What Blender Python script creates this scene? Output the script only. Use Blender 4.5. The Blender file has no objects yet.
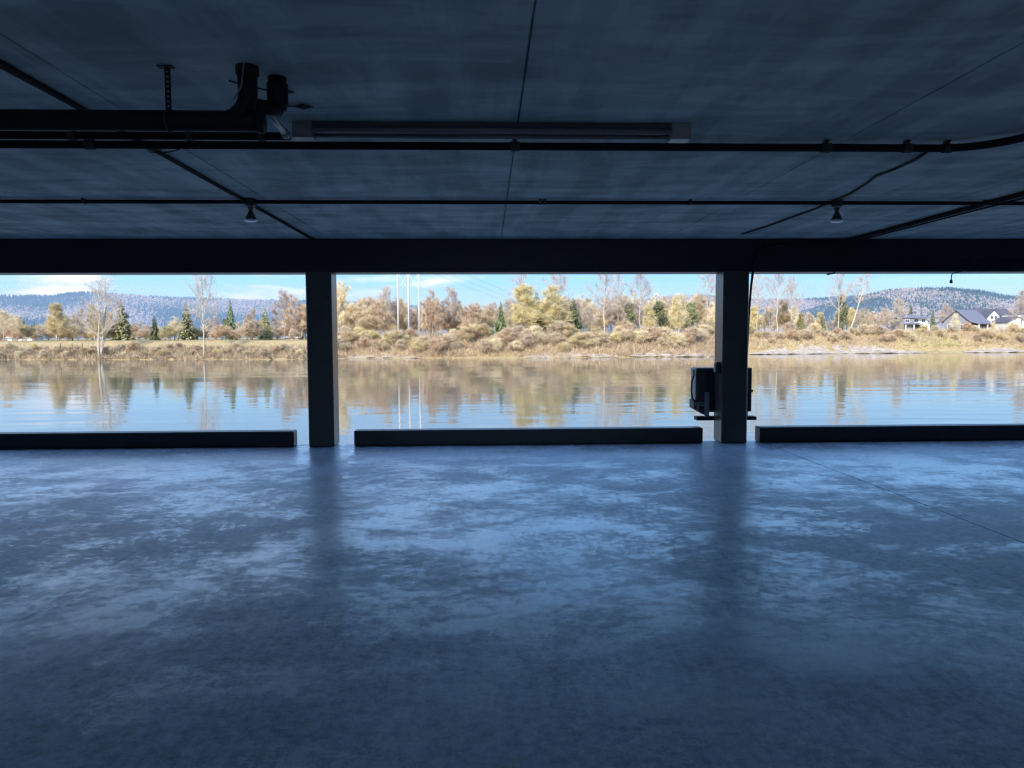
import bpy, math, random
from mathutils import Vector, Matrix
PI = math.pi
S = bpy.context.scene
COL = S.collection

# ------------------------------------------------------------------ camera
FPX = 740.0
CAM = Vector((0, 0, 1.5))
yaw = math.atan((512 - 487) / FPX)
pitch = math.atan((384 - 337.0) / FPX)
roll = math.atan(4.4 / 1024)
f0 = Vector((math.sin(yaw), math.cos(yaw), 0))
r0 = Vector((math.cos(yaw), -math.sin(yaw), 0))
FW = f0 * math.cos(pitch) + Vector((0, 0, -math.sin(pitch)))
u0 = f0 * math.sin(pitch) + Vector((0, 0, math.cos(pitch)))
RT = r0 * math.cos(roll) - u0 * math.sin(roll)
UP = u0 * math.cos(roll) + r0 * math.sin(roll)

cd = bpy.data.cameras.new('camera')
cam = bpy.data.objects.new('camera', cd)
COL.objects.link(cam)
cd.sensor_width = 36.0
cd.lens = FPX / 1024 * 36.0
cd.clip_end = 12000
cam.matrix_world = Matrix(((RT.x, UP.x, -FW.x, CAM.x), (RT.y, UP.y, -FW.y, CAM.y), (RT.z, UP.z, -FW.z, CAM.z), (0, 0, 0, 1)))
S.camera = cam

def ray(px, py):
    return FW + RT * ((px - 512) / FPX) + UP * ((384 - py) / FPX)
def on_z(px, py, z):
    d = ray(px, py); return CAM + d * ((z - CAM.z) / d.z)
def on_y(px, py, y):
    d = ray(px, py); return CAM + d * (y / d.y)

# ------------------------------------------------------------------ mesh helpers
class MB:
    def __init__(s): s.v = []; s.f = []; s.m = []; s.mi = 0
    def face(s, ids): s.f.append(ids); s.m.append(s.mi)
    def tri(s, a, b, c):
        n = len(s.v); s.v += [a, b, c]; s.face((n, n + 1, n + 2))
    def quad(s, a, b, c, d):
        n = len(s.v); s.v += [a, b, c, d]; s.face((n, n + 1, n + 2, n + 3))
    def box(s, x0, x1, y0, y1, z0, z1, bev=0.0):
        if bev > 0: return s.bevbox(x0, x1, y0, y1, z0, z1, bev)
        n = len(s.v)
        s.v += [(x0, y0, z0), (x1, y0, z0), (x1, y1, z0), (x0, y1, z0), (x0, y0, z1), (x1, y0, z1), (x1, y1, z1), (x0, y1, z1)]
        for q in ((0, 3, 2, 1), (4, 5, 6, 7), (0, 1, 5, 4), (1, 2, 6, 5), (2, 3, 7, 6), (3, 0, 4, 7)):
            s.face(tuple(n + i for i in q))
    def bevbox(s, x0, x1, y0, y1, z0, z1, b):
        # chamfered box: 24 corner points
        n = len(s.v); idx = {}
        X = (x0, x1); Y = (y0, y1); Z = (z0, z1)
        for i in (0, 1):
            for j in (0, 1):
                for k in (0, 1):
                    sx, sy, sz = (b if i == 0 else -b), (b if j == 0 else -b), (b if k == 0 else -b)
                    for a in range(3):
                        p = [X[i] + sx, Y[j] + sy, Z[k] + sz]
                        p[a] = (X[i], Y[j], Z[k])[a]
                        idx[(i, j, k, a)] = len(s.v); s.v.append(tuple(p))
        def F(*k): s.face(tuple(idx[q] for q in k))
        for e, o in ((0, 1), (1, 0)):
            q = [(e, 0, 0, 0), (e, 1, 0, 0), (e, 1, 1, 0), (e, 0, 1, 0)]
            F(*(q if e else q[::-1]))
            q = [(0, e, 0, 1), (0, e, 1, 1), (1, e, 1, 1), (1, e, 0, 1)]
            F(*(q if e else q[::-1]))
            q = [(0, 0, e, 2), (1, 0, e, 2), (1, 1, e, 2), (0, 1, e, 2)]
            F(*(q if e else q[::-1]))
        for i in (0, 1):
            for j in (0, 1):
                F((i, j, 0, 0), (i, j, 1, 0), (i, j, 1, 1), (i, j, 0, 1))
                F((i, 0, j, 0), (i, 1, j, 0), (i, 1, j, 2), (i, 0, j, 2))
                F((0, i, j, 1), (1, i, j, 1), (1, i, j, 2), (0, i, j, 2))
                for k in (0, 1):
                    F((i, j, k, 0), (i, j, k, 1), (i, j, k, 2))
    def tube(s, pts, rad, n=8, cap=True):
        pts = [Vector(p) for p in pts]
        if not hasattr(rad, '__len__'): rad = [rad] * len(pts)
        base = len(s.v); ref = None
        for i, p in enumerate(pts):
            t = (pts[min(i + 1, len(pts) - 1)] - pts[max(i - 1, 0)]).normalized()
            if ref is None:
                ref = Vector((0, 0, 1)) if abs(t.z) < .9 else Vector((1, 0, 0))
            a = (ref - t * ref.dot(t)).normalized(); b = t.cross(a); ref = a
            for k in range(n):
                an = 2 * PI * k / n
                s.v.append(tuple(p + (a * math.cos(an) + b * math.sin(an)) * rad[i]))
        for i in range(len(pts) - 1):
            for k in range(n):
                k2 = (k + 1) % n
                s.face((base + i * n + k, base + i * n + k2, base + (i + 1) * n + k2, base + (i + 1) * n + k))
        if cap:
            s.face(tuple(base + k for k in range(n))[::-1])
            e = base + (len(pts) - 1) * n
            s.face(tuple(e + k for k in range(n)))
    def lathe(s, prof, c, n=16):
        base = len(s.v)
        for r, z in prof:
            for k in range(n):
                an = 2 * PI * k / n
                s.v.append((c[0] + r * math.cos(an), c[1] + r * math.sin(an), c[2] + z))
        for i in range(len(prof) - 1):
            for k in range(n):
                k2 = (k + 1) % n
                s.face((base + i * n + k, base + i * n + k2, base + (i + 1) * n + k2, base + (i + 1) * n + k))
        s.face(tuple(base + k for k in range(n))[::-1])
        e = base + (len(prof) - 1) * n
        s.face(tuple(e + k for k in range(n)))
    def prism(s, poly, y0, y1):
        n = len(s.v); k = len(poly)
        s.v += [(x, y0, z) for x, z in poly] + [(x, y1, z) for x, z in poly]
        s.face(tuple(range(n, n + k))); s.face(tuple(range(n + 2 * k - 1, n + k - 1, -1)))
        for i in range(k):
            j = (i + 1) % k
            s.face((n + j, n + i, n + k + i, n + k + j))
    def mesh(s, name, mats, smooth=False):
        me = bpy.data.meshes.new(name)
        me.from_pydata([tuple(p) for p in s.v], [], s.f)
        for m in (mats if isinstance(mats, (list, tuple)) else [mats]): me.materials.append(m)
        if any(s.m): me.polygons.foreach_set('material_index', s.m)
        if smooth: me.polygons.foreach_set('use_smooth', [True] * len(me.polygons))
        me.update()
        return me
    def build(s, name, mats, parent=None, smooth=False, loc=None):
        return link(name, s.mesh(name, mats, smooth), parent, loc)

def link(name, me, parent=None, loc=None):
    o = bpy.data.objects.new(name, me); COL.objects.link(o)
    if parent is not None: o.parent = parent
    if loc is not None: o.location = loc
    return o
def tag(o, label=None, cat=None, group=None, kind=None):
    if label: o['label'] = label
    if cat: o['category'] = cat
    if group: o['group'] = group
    if kind: o['kind'] = kind
    return o
def thing(name, label, cat, loc=(0, 0, 0), rz=0, group=None):
    o = bpy.data.objects.new(name, None); COL.objects.link(o)
    o.empty_display_size = .2
    o.location = loc; o.rotation_euler = (0, 0, rz)
    return tag(o, label, cat, group)
def struct(name, mb, mat, smooth=False, label=None):
    return tag(mb.build(name, mat, None, smooth), label, None, None, 'structure')

# ------------------------------------------------------------------ materials
def new_mat(name):
    m = bpy.data.materials.new(name); m.use_nodes = True
    nt = m.node_tree; b = nt.nodes['Principled BSDF']
    return m, nt, b
def N(nt, t, **kw):
    n = nt.nodes.new(t)
    for k, v in kw.items(): setattr(n, k, v)
    return n
def ramp(nt, fac, stops):
    r = N(nt, 'ShaderNodeValToRGB')
    e = r.color_ramp.elements
    while len(e) < len(stops): e.new(0.5)
    for i, (p, c) in enumerate(stops):
        e[i].position = p; e[i].color = (*c, 1) if len(c) == 3 else c
    nt.links.new(fac, r.inputs[0]); return r.outputs[0]
def noise(nt, vec, scale, detail=4, rough=.55, dist=0.0):
    n = N(nt, 'ShaderNodeTexNoise'); n.inputs['Scale'].default_value = scale
    n.inputs['Detail'].default_value = detail; n.inputs['Roughness'].default_value = rough
    n.inputs['Distortion'].default_value = dist
    if vec is not None: nt.links.new(vec, n.inputs['Vector'])
    return n.outputs[0]
def mapping(nt, scale=(1, 1, 1), rot=(0, 0, 0), coord='Object', loc=(0, 0, 0)):
    t = N(nt, 'ShaderNodeTexCoord'); m = N(nt, 'ShaderNodeMapping')
    m.inputs['Scale'].default_value = scale; m.inputs['Rotation'].default_value = rot; m.inputs['Location'].default_value = loc
    nt.links.new(t.outputs[coord], m.inputs[0]); return m.outputs[0]
def mix(nt, fac, a, b, blend='MIX'):
    m = N(nt, 'ShaderNodeMix', data_type='RGBA', blend_type=blend)
    if isinstance(fac, (int, float)): m.inputs[0].default_value = fac
    else: nt.links.new(fac, m.inputs[0])
    for s_, v in ((6, a), (7, b)):
        if isinstance(v, (tuple, list)): m.inputs[s_].default_value = (*v, 1)
        else: nt.links.new(v, m.inputs[s_])
    return m.outputs[2]
def math_n(nt, op, a, b=None, c=None):
    m = N(nt, 'ShaderNodeMath', operation=op)
    for i, v in enumerate((a, b, c)):
        if v is None: continue
        if isinstance(v, (int, float)): m.inputs[i].default_value = v
        else: nt.links.new(v, m.inputs[i])
    return m.outputs[0]
def bump(nt, b, h, strength=.3, dist=.02):
    n = N(nt, 'ShaderNodeBump'); n.inputs['Strength'].default_value = strength; n.inputs['Distance'].default_value = dist
    nt.links.new(h, n.inputs['Height']); nt.links.new(n.outputs[0], b.inputs['Normal'])

def simple(name, col, rough=.6, var=.15, scale=6.0, metal=0.0, objrand=0.0, spec=.5):
    m, nt, b = new_mat(name)
    f = noise(nt, mapping(nt), scale)
    lo = tuple(c * (1 - var) for c in col); hi = tuple(min(1, c * (1 + var)) for c in col)
    c = ramp(nt, f, [(.3, lo), (.7, hi)])
    if objrand > 0:
        oi = N(nt, 'ShaderNodeObjectInfo')
        hsv = N(nt, 'ShaderNodeHueSaturation')
        nt.links.new(c, hsv.inputs['Color'])
        nt.links.new(math_n(nt, 'MULTIPLY_ADD', oi.outputs['Random'], 2 * objrand, 1 - objrand), hsv.inputs['Value'])
        nt.links.new(math_n(nt, 'MULTIPLY_ADD', oi.outputs['Random'], .03, .485), hsv.inputs['Hue'])
        c = hsv.outputs[0]
    nt.links.new(c, b.inputs['Base Color'])
    b.inputs['Roughness'].default_value = rough; b.inputs['Metallic'].default_value = metal
    b.inputs['Specular IOR Level'].default_value = spec
    return m

def mat_floor():
    m, nt, b = new_mat('sealed_concrete')
    v = mapping(nt)
    big = noise(nt, v, .28, 4, .55, .2)
    mid = noise(nt, mapping(nt, (1, 1.2, 1), (0, 0, .4)), 1.1, 12, .78, .15)
    wear = noise(nt, mapping(nt, (1.0, 1.3, 1), (0, 0, -.25), loc=(3, 7, 0)), .9, 14, .84, .1)
    scuff = noise(nt, mapping(nt, (9, 1.0, 1), (0, 0, .5)), 1.6, 8, .75)
    fine = noise(nt, v, 16, 10, .88)
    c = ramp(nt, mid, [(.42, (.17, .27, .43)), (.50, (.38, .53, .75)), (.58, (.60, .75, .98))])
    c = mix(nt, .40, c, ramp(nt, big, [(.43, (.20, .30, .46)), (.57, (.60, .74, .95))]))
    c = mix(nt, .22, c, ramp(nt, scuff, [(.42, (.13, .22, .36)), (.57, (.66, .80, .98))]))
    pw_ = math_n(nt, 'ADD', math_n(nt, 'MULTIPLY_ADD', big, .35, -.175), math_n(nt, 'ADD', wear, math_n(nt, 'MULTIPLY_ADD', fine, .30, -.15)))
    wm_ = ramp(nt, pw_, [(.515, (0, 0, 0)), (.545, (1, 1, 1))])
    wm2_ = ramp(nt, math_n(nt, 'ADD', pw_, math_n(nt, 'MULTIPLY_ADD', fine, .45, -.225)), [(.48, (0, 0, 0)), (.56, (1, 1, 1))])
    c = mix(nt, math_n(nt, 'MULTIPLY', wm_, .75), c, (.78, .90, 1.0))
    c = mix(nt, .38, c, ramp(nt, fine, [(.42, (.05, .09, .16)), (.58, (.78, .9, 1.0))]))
    sp = N(nt, 'ShaderNodeTexVoronoi'); sp.inputs['Scale'].default_value = 1.7
    nt.links.new(v, sp.inputs['Vector'])
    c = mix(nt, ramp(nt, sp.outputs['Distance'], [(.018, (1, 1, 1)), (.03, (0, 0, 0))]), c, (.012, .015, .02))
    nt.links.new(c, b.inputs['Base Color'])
    rsum = math_n(nt, 'ADD', math_n(nt, 'MULTIPLY', pw_, .6), math_n(nt, 'MULTIPLY', big, .4))
    mr = N(nt, 'ShaderNodeMapRange'); nt.links.new(rsum, mr.inputs[0])
    for i, q in ((1, .45), (2, .56), (3, .48), (4, .22)): mr.inputs[i].default_value = q
    nt.links.new(mr.outputs[0], b.inputs['Roughness'])
    b.inputs['Specular IOR Level'].default_value = 1.0
    b.inputs['Specular Tint'].default_value = (.8, .9, 1, 1)
    h = math_n(nt, 'ADD', math_n(nt, 'MULTIPLY', fine, .5), mid)
    bump(nt, b, h, .13, .012)
    nt.links.new(math_n(nt, 'MULTIPLY_ADD', wm2_, .8, .12), b.inputs['Coat Weight']); b.inputs['Coat Roughness'].default_value = .26; b.inputs['Coat IOR'].default_value = 1.6
    return m
def mat_ceiling():
    m, nt, b = new_mat('painted_ceiling')
    v = mapping(nt, (.55, 1.9, 1), (0, 0, .25))
    a = noise(nt, v, 1.5, 7, .62, .5)
    g = noise(nt, mapping(nt, (3.0, .5, 1), (0, 0, -.5)), 1.1, 5, .6)
    c = mix(nt, .5, ramp(nt, a, [(.42, (.34, .40, .38)), (.50, (.60, .67, .63)), (.58, (.92, .95, .88))]),
            ramp(nt, g, [(.44, (.40, .46, .44)), (.56, (.88, .92, .86))]))
    br = N(nt, 'ShaderNodeTexBrick'); br.inputs['Scale'].default_value = .8
    br.inputs['Color1'].default_value = (.42, .48, .46, 1); br.inputs['Color2'].default_value = (.85, .9, .86, 1)
    br.inputs['Mortar'].default_value = (.64, .70, .66, 1)
    nt.links.new(mapping(nt, (1, 1, 1), (0, 0, .4)), br.inputs['Vector'])
    c = mix(nt, .25, c, br.outputs[0])
    nt.links.new(c, b.inputs['Base Color']); b.inputs['Roughness'].default_value = .7
    b.inputs['Specular IOR Level'].default_value = .25
    bump(nt, b, a, .1, .01)
    return m
def mat_concrete(name, col, var=.25, rough=.8, spec=.2):
    m, nt, b = new_mat(name)
    a = noise(nt, mapping(nt), 3.0, 7, .65); g = noise(nt, mapping(nt), 40, 3)
    c = ramp(nt, a, [(.3, tuple(x * (1 - var) for x in col)), (.7, tuple(x * (1 + var) for x in col))])
    nt.links.new(c, b.inputs['Base Color']); b.inputs['Roughness'].default_value = rough
    b.inputs['Specular IOR Level'].default_value = spec
    bump(nt, b, g, .2 if rough > .6 else .08, .005)
    return m
def mat_water():
    m, nt, b = new_mat('river_water')
    b.inputs['Base Color'].default_value = (.17, .16, .12, 1)
    b.inputs['IOR'].default_value = 1.38
    b.inputs['Roughness'].default_value = .05
    n1 = noise(nt, mapping(nt, (.30, 1.0, 1), coord='Object'), .55, 3, .5)
    n2 = noise(nt, mapping(nt, (.10, .35, 1), coord='Object'), .45, 2, .5)
    big = noise(nt, mapping(nt, (.012, .06, 1)), 1.0, 3, .55)
    amp = ramp(nt, big, [(.38, (.25, .25, .25)), (.62, (1, 1, 1))])
    h = math_n(nt, 'MULTIPLY', math_n(nt, 'ADD', n1, math_n(nt, 'MULTIPLY', n2, 1.5)), amp)
    bump(nt, b, h, .32, .09)
    return m
def mat_bank():
    m, nt, b = new_mat('bank_grass')
    a = noise(nt, mapping(nt), .35, 6, .7); g = noise(nt, mapping(nt), 1.7, 5, .7)
    c = mix(nt, .5, ramp(nt, a, [(.32, (.34, .24, .12)), (.5, (.52, .39, .19)), (.7, (.60, .49, .25))]),
            ramp(nt, g, [(.3, (.20, .14, .08)), (.55, (.52, .40, .21)), (.72, (.66, .54, .3))]))
    nt.links.new(c, b.inputs['Base Color']); b.inputs['Roughness'].default_value = .95
    b.inputs['Specular IOR Level'].default_value = .1
    return m
def mat_noise2(name, c0, c1, scale, rough=.9, objrand=False):
    m, nt, b = new_mat(name)
    a = noise(nt, mapping(nt), scale, 5, .65)
    nt.links.new(ramp(nt, a, [(.35, c0), (.65, c1)]), b.inputs['Base Color'])
    b.inputs['Roughness'].default_value = rough; b.inputs['Specular IOR Level'].default_value = .15
    return m

M = dict(
    floor=mat_floor(), ceiling=mat_ceiling(),
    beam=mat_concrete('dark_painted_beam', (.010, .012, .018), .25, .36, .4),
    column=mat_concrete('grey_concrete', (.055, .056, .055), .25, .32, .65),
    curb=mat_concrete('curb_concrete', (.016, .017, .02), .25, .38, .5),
    wall=mat_concrete('dim_wall', (.30, .33, .36), .15),
    joint=simple('joint_filler', (.02, .025, .03), .9),
    slab=mat_concrete('slab_edge', (.2, .2, .2)),
    pipe=simple('black_iron', (.012, .012, .016), .6, .3, 12, spec=.3),
    conduit=simple('dark_conduit', (.014, .014, .02), .75, .2, 12, spec=.2),
    galv=simple('galvanised_steel', (.35, .37, .38), .45, .15, 20, metal=.6),
    strap=simple('perforated_strap', (.05, .05, .055), .6),
    fixture=simple('fixture_white', (.28, .29, .31), .3, .06, spec=.7),
    fixturedark=simple('fixture_channel', (.06, .06, .075), .5, .1),
    tube=simple('unlit_tube', (.22, .21, .23), .25, .04),
    bulb=simple('bulb_face', (.9, .9, .88), .3, .02, metal=.9),
    bulbback=simple('bulb_reflector', (.05, .06, .065), .35, .1),
    steel=simple('dark_steel', (.03, .034, .04), .5, .2),
    greysteel=simple('grey_steel', (.28, .31, .33), .5, .1),
    cable=simple('black_cable', (.012, .013, .016), .6, .1),
    water=mat_water(), bank=mat_bank(),
    sand=mat_noise2('pale_sand', (.40, .32, .25), (.62, .53, .44), .8),
    lawn=mat_noise2('lawn_grass', (.30, .33, .08), (.50, .48, .20), .8),
    meadow=mat_noise2('valley_meadow', (.34, .30, .17), (.42, .40, .2), .02),
    hill=mat_noise2('wooded_hill', (.08, .11, .10), (.24, .23, .22), .012),
    farfir=mat_noise2('far_conifers', (.025, .055, .045), (.05, .09, .06), .02),
    faralder=mat_noise2('far_alders', (.26, .23, .22), (.42, .36, .33), .02),
    bark=simple('grey_bark', (.42, .36, .29), .9, .3, 1.5, objrand=.15, spec=.1),
    palebark=simple('pale_bark', (.60, .51, .41), .9, .2, 1.5, objrand=.1, spec=.1),
    darkbark=simple('brown_bark', (.16, .12, .09), .9, .2, 1.5, spec=.1),
    t_tan=simple('tan_twigs', (.74, .61, .43), .9, .25, .8, objrand=.2, spec=.1),
    t_orange=simple('russet_twigs', (.78, .62, .43), .9, .25, .8, objrand=.15, spec=.1),
    t_grey=simple('grey_twigs', (.60, .50, .43), .9, .2, .8, objrand=.12, spec=.1),
    t_yellow=simple('yellow_twigs', (.72, .60, .36), .9, .25, .8, objrand=.15, spec=.1),
    b_tan=simple('dry_brush', (.60, .46, .30), .9, .3, .8, spec=.1),
    t_red=simple('reddish_twigs', (.70, .52, .36), .9, .25, .8, spec=.1),
    t_brown=simple('brown_twigs', (.42, .31, .21), .9, .25, .8, spec=.1),
    fir=simple('fir_needles', (.29, .34, .17), .85, .35, .9, objrand=.25, spec=.15),
    firpale=simple('pale_needles', (.48, .46, .25), .85, .35, .9, objrand=.2, spec=.15),
    ivy=simple('ivy_leaves', (.34, .34, .18), .7, .4, 1.2, objrand=.15, spec=.2),
    log=simple('driftwood', (.62, .55, .47), .9, .2, 2, spec=.1),
    polewhite=simple('pale_steel_pole', (.78, .76, .74), .6, .06, 1),
    insul=simple('insulator', (.3, .3, .32), .4),
    wire=simple('overhead_wire', (.25, .25, .27), .6),
    hwhite=simple('white_siding', (.82, .82, .80), .7, .05, 2),
    hgrey=simple('grey_siding', (.27, .28, .31), .7, .08, 2),
    hbeige=simple('beige_siding', (.55, .48, .42), .7, .08, 2),
    hroof=simple('grey_shingles', (.23, .23, .27), .85, .15, 3),
    hroofd=simple('charcoal_shingles', (.12, .12, .15), .85, .15, 3),
    hglass=simple('dark_window', (.05, .06, .08), .15, .1, 1),
    htrim=simple('white_trim', (.85, .85, .85), .6, .03),
    hdark=simple('porch_shade_and_doors', (.10, .09, .09), .8, .2),  # dark doors; on the porch box the shade is put into colour
    lightroof=simple('pale_metal_roof', (.75, .74, .76), .6, .05),
)

# ------------------------------------------------------------------ the garage
F = on_z(487, 445.4, 0).y               # inner face line of columns and beam
CZ = on_y(487, 238.5, F).z              # ceiling height
BZ = on_y(487, 272.3, F).z              # underside of beam
XL, XR, YB = -16.0, 17.5, -9.0
EDGE = F + .24
def upz(py, Y): return on_y(487, py, Y).z

fl = MB()
cuts = [(XL, 0), (-2.49, .001), (3.87, .006), (XR, 0)]
for (a, ga), (b, gb) in zip(cuts[:-1], cuts[1:]):
    fl.box(a + ga, b - gb, YB, EDGE, -.015, 0)
fl.box(XL, XR, YB, EDGE, -.28, -.015)
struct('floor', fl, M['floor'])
cl = MB()
cx = [XL, -13.4, -11.2, -8.9, -6.6, -4.4, -2.13, .203, 2.476, 4.6, 6.75, 9.1, 11.4, 13.7, XR]
for a, b in zip(cx[:-1], cx[1:]):
    cl.box(a + .006, b - .006, YB, F + .3, CZ, CZ + .03)
cl.box(XL, XR, YB, F + .36, CZ + .03, CZ + .35)
struct('ceiling', cl, M['ceiling'])
w = MB(); w.box(XL - .2, XL, YB, F + .36, -.28, CZ + .35); struct('wall_left', w, M['wall'])
w = MB(); w.box(XR, XR + .2, YB, F + .36, -.28, CZ + .35); struct('wall_right', w, M['wall'])
w = MB()
BO0, BO1 = -3.6, 4.0  # rear opening is made up, added to brighten the interior
w.box(XL - .2, BO0, YB - .2, YB, -.28, CZ + .35); w.box(BO1, XR + .2, YB - .2, YB, -.28, CZ + .35); w.box(BO0, BO1, YB - .2, YB, 2.45, CZ + .35)
struct('wall_back', w, M['wall'], label='rear wall with an added unseen opening that lets light in')
w = MB(); w.box(-60, 60, -70, YB, -.3, -.02); struct('added_ground', w, M['slab'], label='unseen paved ground added outside the rear light opening')  # unseen ground added outside the opening made to light the interior
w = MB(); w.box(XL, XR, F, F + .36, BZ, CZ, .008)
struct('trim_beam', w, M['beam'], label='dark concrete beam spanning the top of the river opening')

def column(px0, px1, label):
    xa = on_y(px0, 400, F).x; xb = on_y(px1, 400, F).x
    m = MB(); m.box(xa, xb, F - .004, F + .36, -.0, BZ + .02, .012)
    m.box(xa + .02, xb - .02, EDGE + .002, F + .34, -4.6, .0)
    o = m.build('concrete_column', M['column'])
    tag(o, label, 'column', 'columns on the river edge', None)
    return xa, xb
colA = column(308.0, 333.6, 'left square concrete column between the left and middle river openings')
colB = column(721.8, 747.4, 'right square concrete column with equipment mounted behind it')

def curb(x0, x1, label):
    m = MB(); m.box(x0, x1, F + .03, F + .235, 0, .215, .013)
    tag(m.build('concrete_curb', M['curb']), label, 'curb', 'wheel curbs along the floor edge')
curb(XL + .4, on_y(295, 440, F + .1).x, 'low dark curb on the floor edge in the left opening')
curb(on_y(354, 440, F + .03).x, on_y(703, 440, F + .03).x, 'low dark curb on the floor edge between the two columns')
curb(on_y(758, 440, F + .1).x, XR - .4, 'low dark curb on the floor edge in the right opening')

# --- large drain pipe, upper left
yp = 3.80
zp = on_y(120, 120.5, yp).z
xe = on_y(248, 100, yp).x
t = thing('drain_pipe', 'thick black drain pipe with elbow up into the ceiling, upper left', 'pipe', (xe, yp, CZ))
def rel(pts, o): return [tuple(Vector(p) - Vector(o.location)) for p in pts]
m = MB(); m.tube(rel([(XL, yp, zp), (-5, yp, zp), (xe - .02, yp, zp), (xe + .055, yp, zp)], t), .050, 20); m.build('pipe_run', M['pipe'], t, True)
m = MB()
Rb = .13
arc = [(xe - Rb + Rb * math.sin(a), yp, zp + Rb - Rb * math.cos(a)) for a in [i * PI / 16 for i in range(9)]]
m.tube(rel([(xe - Rb - .06, yp, zp)] + arc + [(xe, yp, CZ - .02)], t), .047, 20); m.build('elbow', M['pipe'], t, True)
m = MB(); m.tube(rel([(xe + .045, yp, zp), (xe + .075, yp, zp)], t), .058, 20); m.build('end_hub', M['pipe'], t, True)
m = MB(); m.tube(rel([(xe, yp, CZ - .04), (xe, yp, CZ)], t), .056, 20); m.build('ceiling_collar', M['pipe'], t, True)
# second stack branch right behind the elbow
m = MB(); xb2 = xe + .105; yb2 = yp + .15
m.tube(rel([(xb2, yb2, CZ), (xb2, yb2, zp + .10)], t), .046, 18)
m.tube(rel([(xb2, yb2, zp + .23), (xb2, yb2, zp + .12)], t), .054, 18)
m.tube(rel([(xb2 - .08, yb2 - .1, zp + .09), (xb2 + .01, yb2, zp + .10)], t), .036, 14); m.build('branch_stack', M['pipe'], t, True)
m = MB(); m.tube(rel([(xe - .05, yp - .066, zp + .08), (xe - .01, yp - .066, zp + .15), (xe + .006, yp - .068, zp + .26)], t), .004, 6)
m.build('clamp_band', M['greysteel'], t, True)
xs = on_y(168, 90, yp).x
m = MB(); a = rel([(xs, yp, 0)], t)[0]
zb = zp + .05 - CZ
for k in range(9):
    z1 = zb + (0 - zb) * (k / 9); z2 = zb + (0 - zb) * ((k + .72) / 9)
    m.box(a[0] - .014, a[0] + .014, -.003, .003, z1, z2)
m.box(a[0] - .014, a[0] - .006, -.003, .003, zb, 0); m.box(a[0] + .006, a[0] + .014, -.003, .003, zb, 0)
m.box(a[0] - .045, a[0] + .03, -.02, .02, -.008, 0)
m.tube([(a[0], -.055 * math.cos(q), zp - CZ + .055 * math.sin(q)) for q in [i * 2 * PI / 16 for i in range(17)]], .004, 5)
m.build('hanger_strap', M['strap'], t)
for xq in (-3.4, -5.2):
    m = MB(); m.box(xq - xe - .014, xq - xe + .014, -.003, .003, zb, 0); m.build('hanger_strap', M['strap'], t)

# --- strip light with two bare tubes
yn = on_z(600, 122.5, CZ).y; ZB = upz(138, yn); yf = on_z(600, 143, ZB).y; ym = (yn + yf) / 2; hy = (yf - yn) / 2
xa = on_y(291, 138, yn).x; xb = on_y(692, 138, yn).x
t = thing('strip_light', 'long unlit fluorescent strip light fixed under the ceiling in the centre', 'light', ((xa + xb) / 2, ym, CZ))
L = (xb - xa) / 2; hb = CZ - ZB
m = MB(); m.box(-L + .1, L - .1, -.05, .05, -.035, 0, .006); m.build('channel', M['fixturedark'], t)
for s_ in (-1, 1):
    c = s_ * (L - .068)
    m = MB(); m.box(c - .062, c + .062, -hy, hy, -hb, 0, .004); m.build('end_box', M['fixture'], t)
for yy in (-.06, .06):
    m = MB(); m.tube([(-L + .13, yy, -.058), (L - .13, yy, -.058)], .017, 12); m.build('lamp_tube', M['tube'], t, True)

# --- feed pipe in line with the strip light, to the left
zq = on_y(150, 135.7, 4.70).z
t = thing('feed_pipe', 'dark pipe running left from the end of the strip light', 'pipe', (xa, 4.7, zq))
m = MB(); m.tube([(XL - xa, 0, 0), (-3, 0, 0), (-.002, 0, 0)], .024, 14); m.build('pipe_run', M['conduit'], t, True)
for px in (72, 190, 262):
    xx = on_y(px, 136, 4.7).x - xa
    m = MB(); m.tube([(xx - .02, 0, 0), (xx + .02, 0, 0)], .03, 14); m.box(xx - .012, xx + .012, -.012, .012, .0, CZ - zq); m.build('pipe_clamp', M['strap'], t)
# grey conduit stub slanting from the drain stack to the light
p0 = on_y(265, 108, 4.02); p1 = on_y(286.5, 135, 4.55)
t = thing('conduit_stub', 'short grey conduit slanting from the drain elbow to the strip light end', 'conduit', p0)
m = MB(); m.tube(rel([p0, p1], t), .019, 12); m.build('conduit', M['galv'], t, True)
m = MB(); m.tube(rel([p1 + (p0 - p1) * .12, p1], t), .026, 12); m.build('fitting', M['greysteel'], t, True)
# two loose metal tabs on the ceiling
for (qx, qy, a, lb) in ((283, 91.5, .5, 'small dark metal tab on the ceiling just right of the drain stack, upper one'),
                    (303, 106.5, 0, 'small dark metal tab on a ceiling wire right of the drain stack, lower one')):
    p = on_z(qx, qy, CZ - .012)
    t = thing('ceiling_tab', lb, 'bracket', (p.x, p.y, CZ))
    m = MB(); m.prism([(-.05, -.012), (.0, -.028), (.06, -.014), (0, 0)], -.012, .012); m.build('plate', M['strap'], t)
    m = MB(); m.tube([(-.04, 0, -.012), (-.16, -.02 - a * .1, -.01), (-.24, -.04 - a * .2, -.004)], .004, 6); m.build('wire', M['cable'], t)

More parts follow.
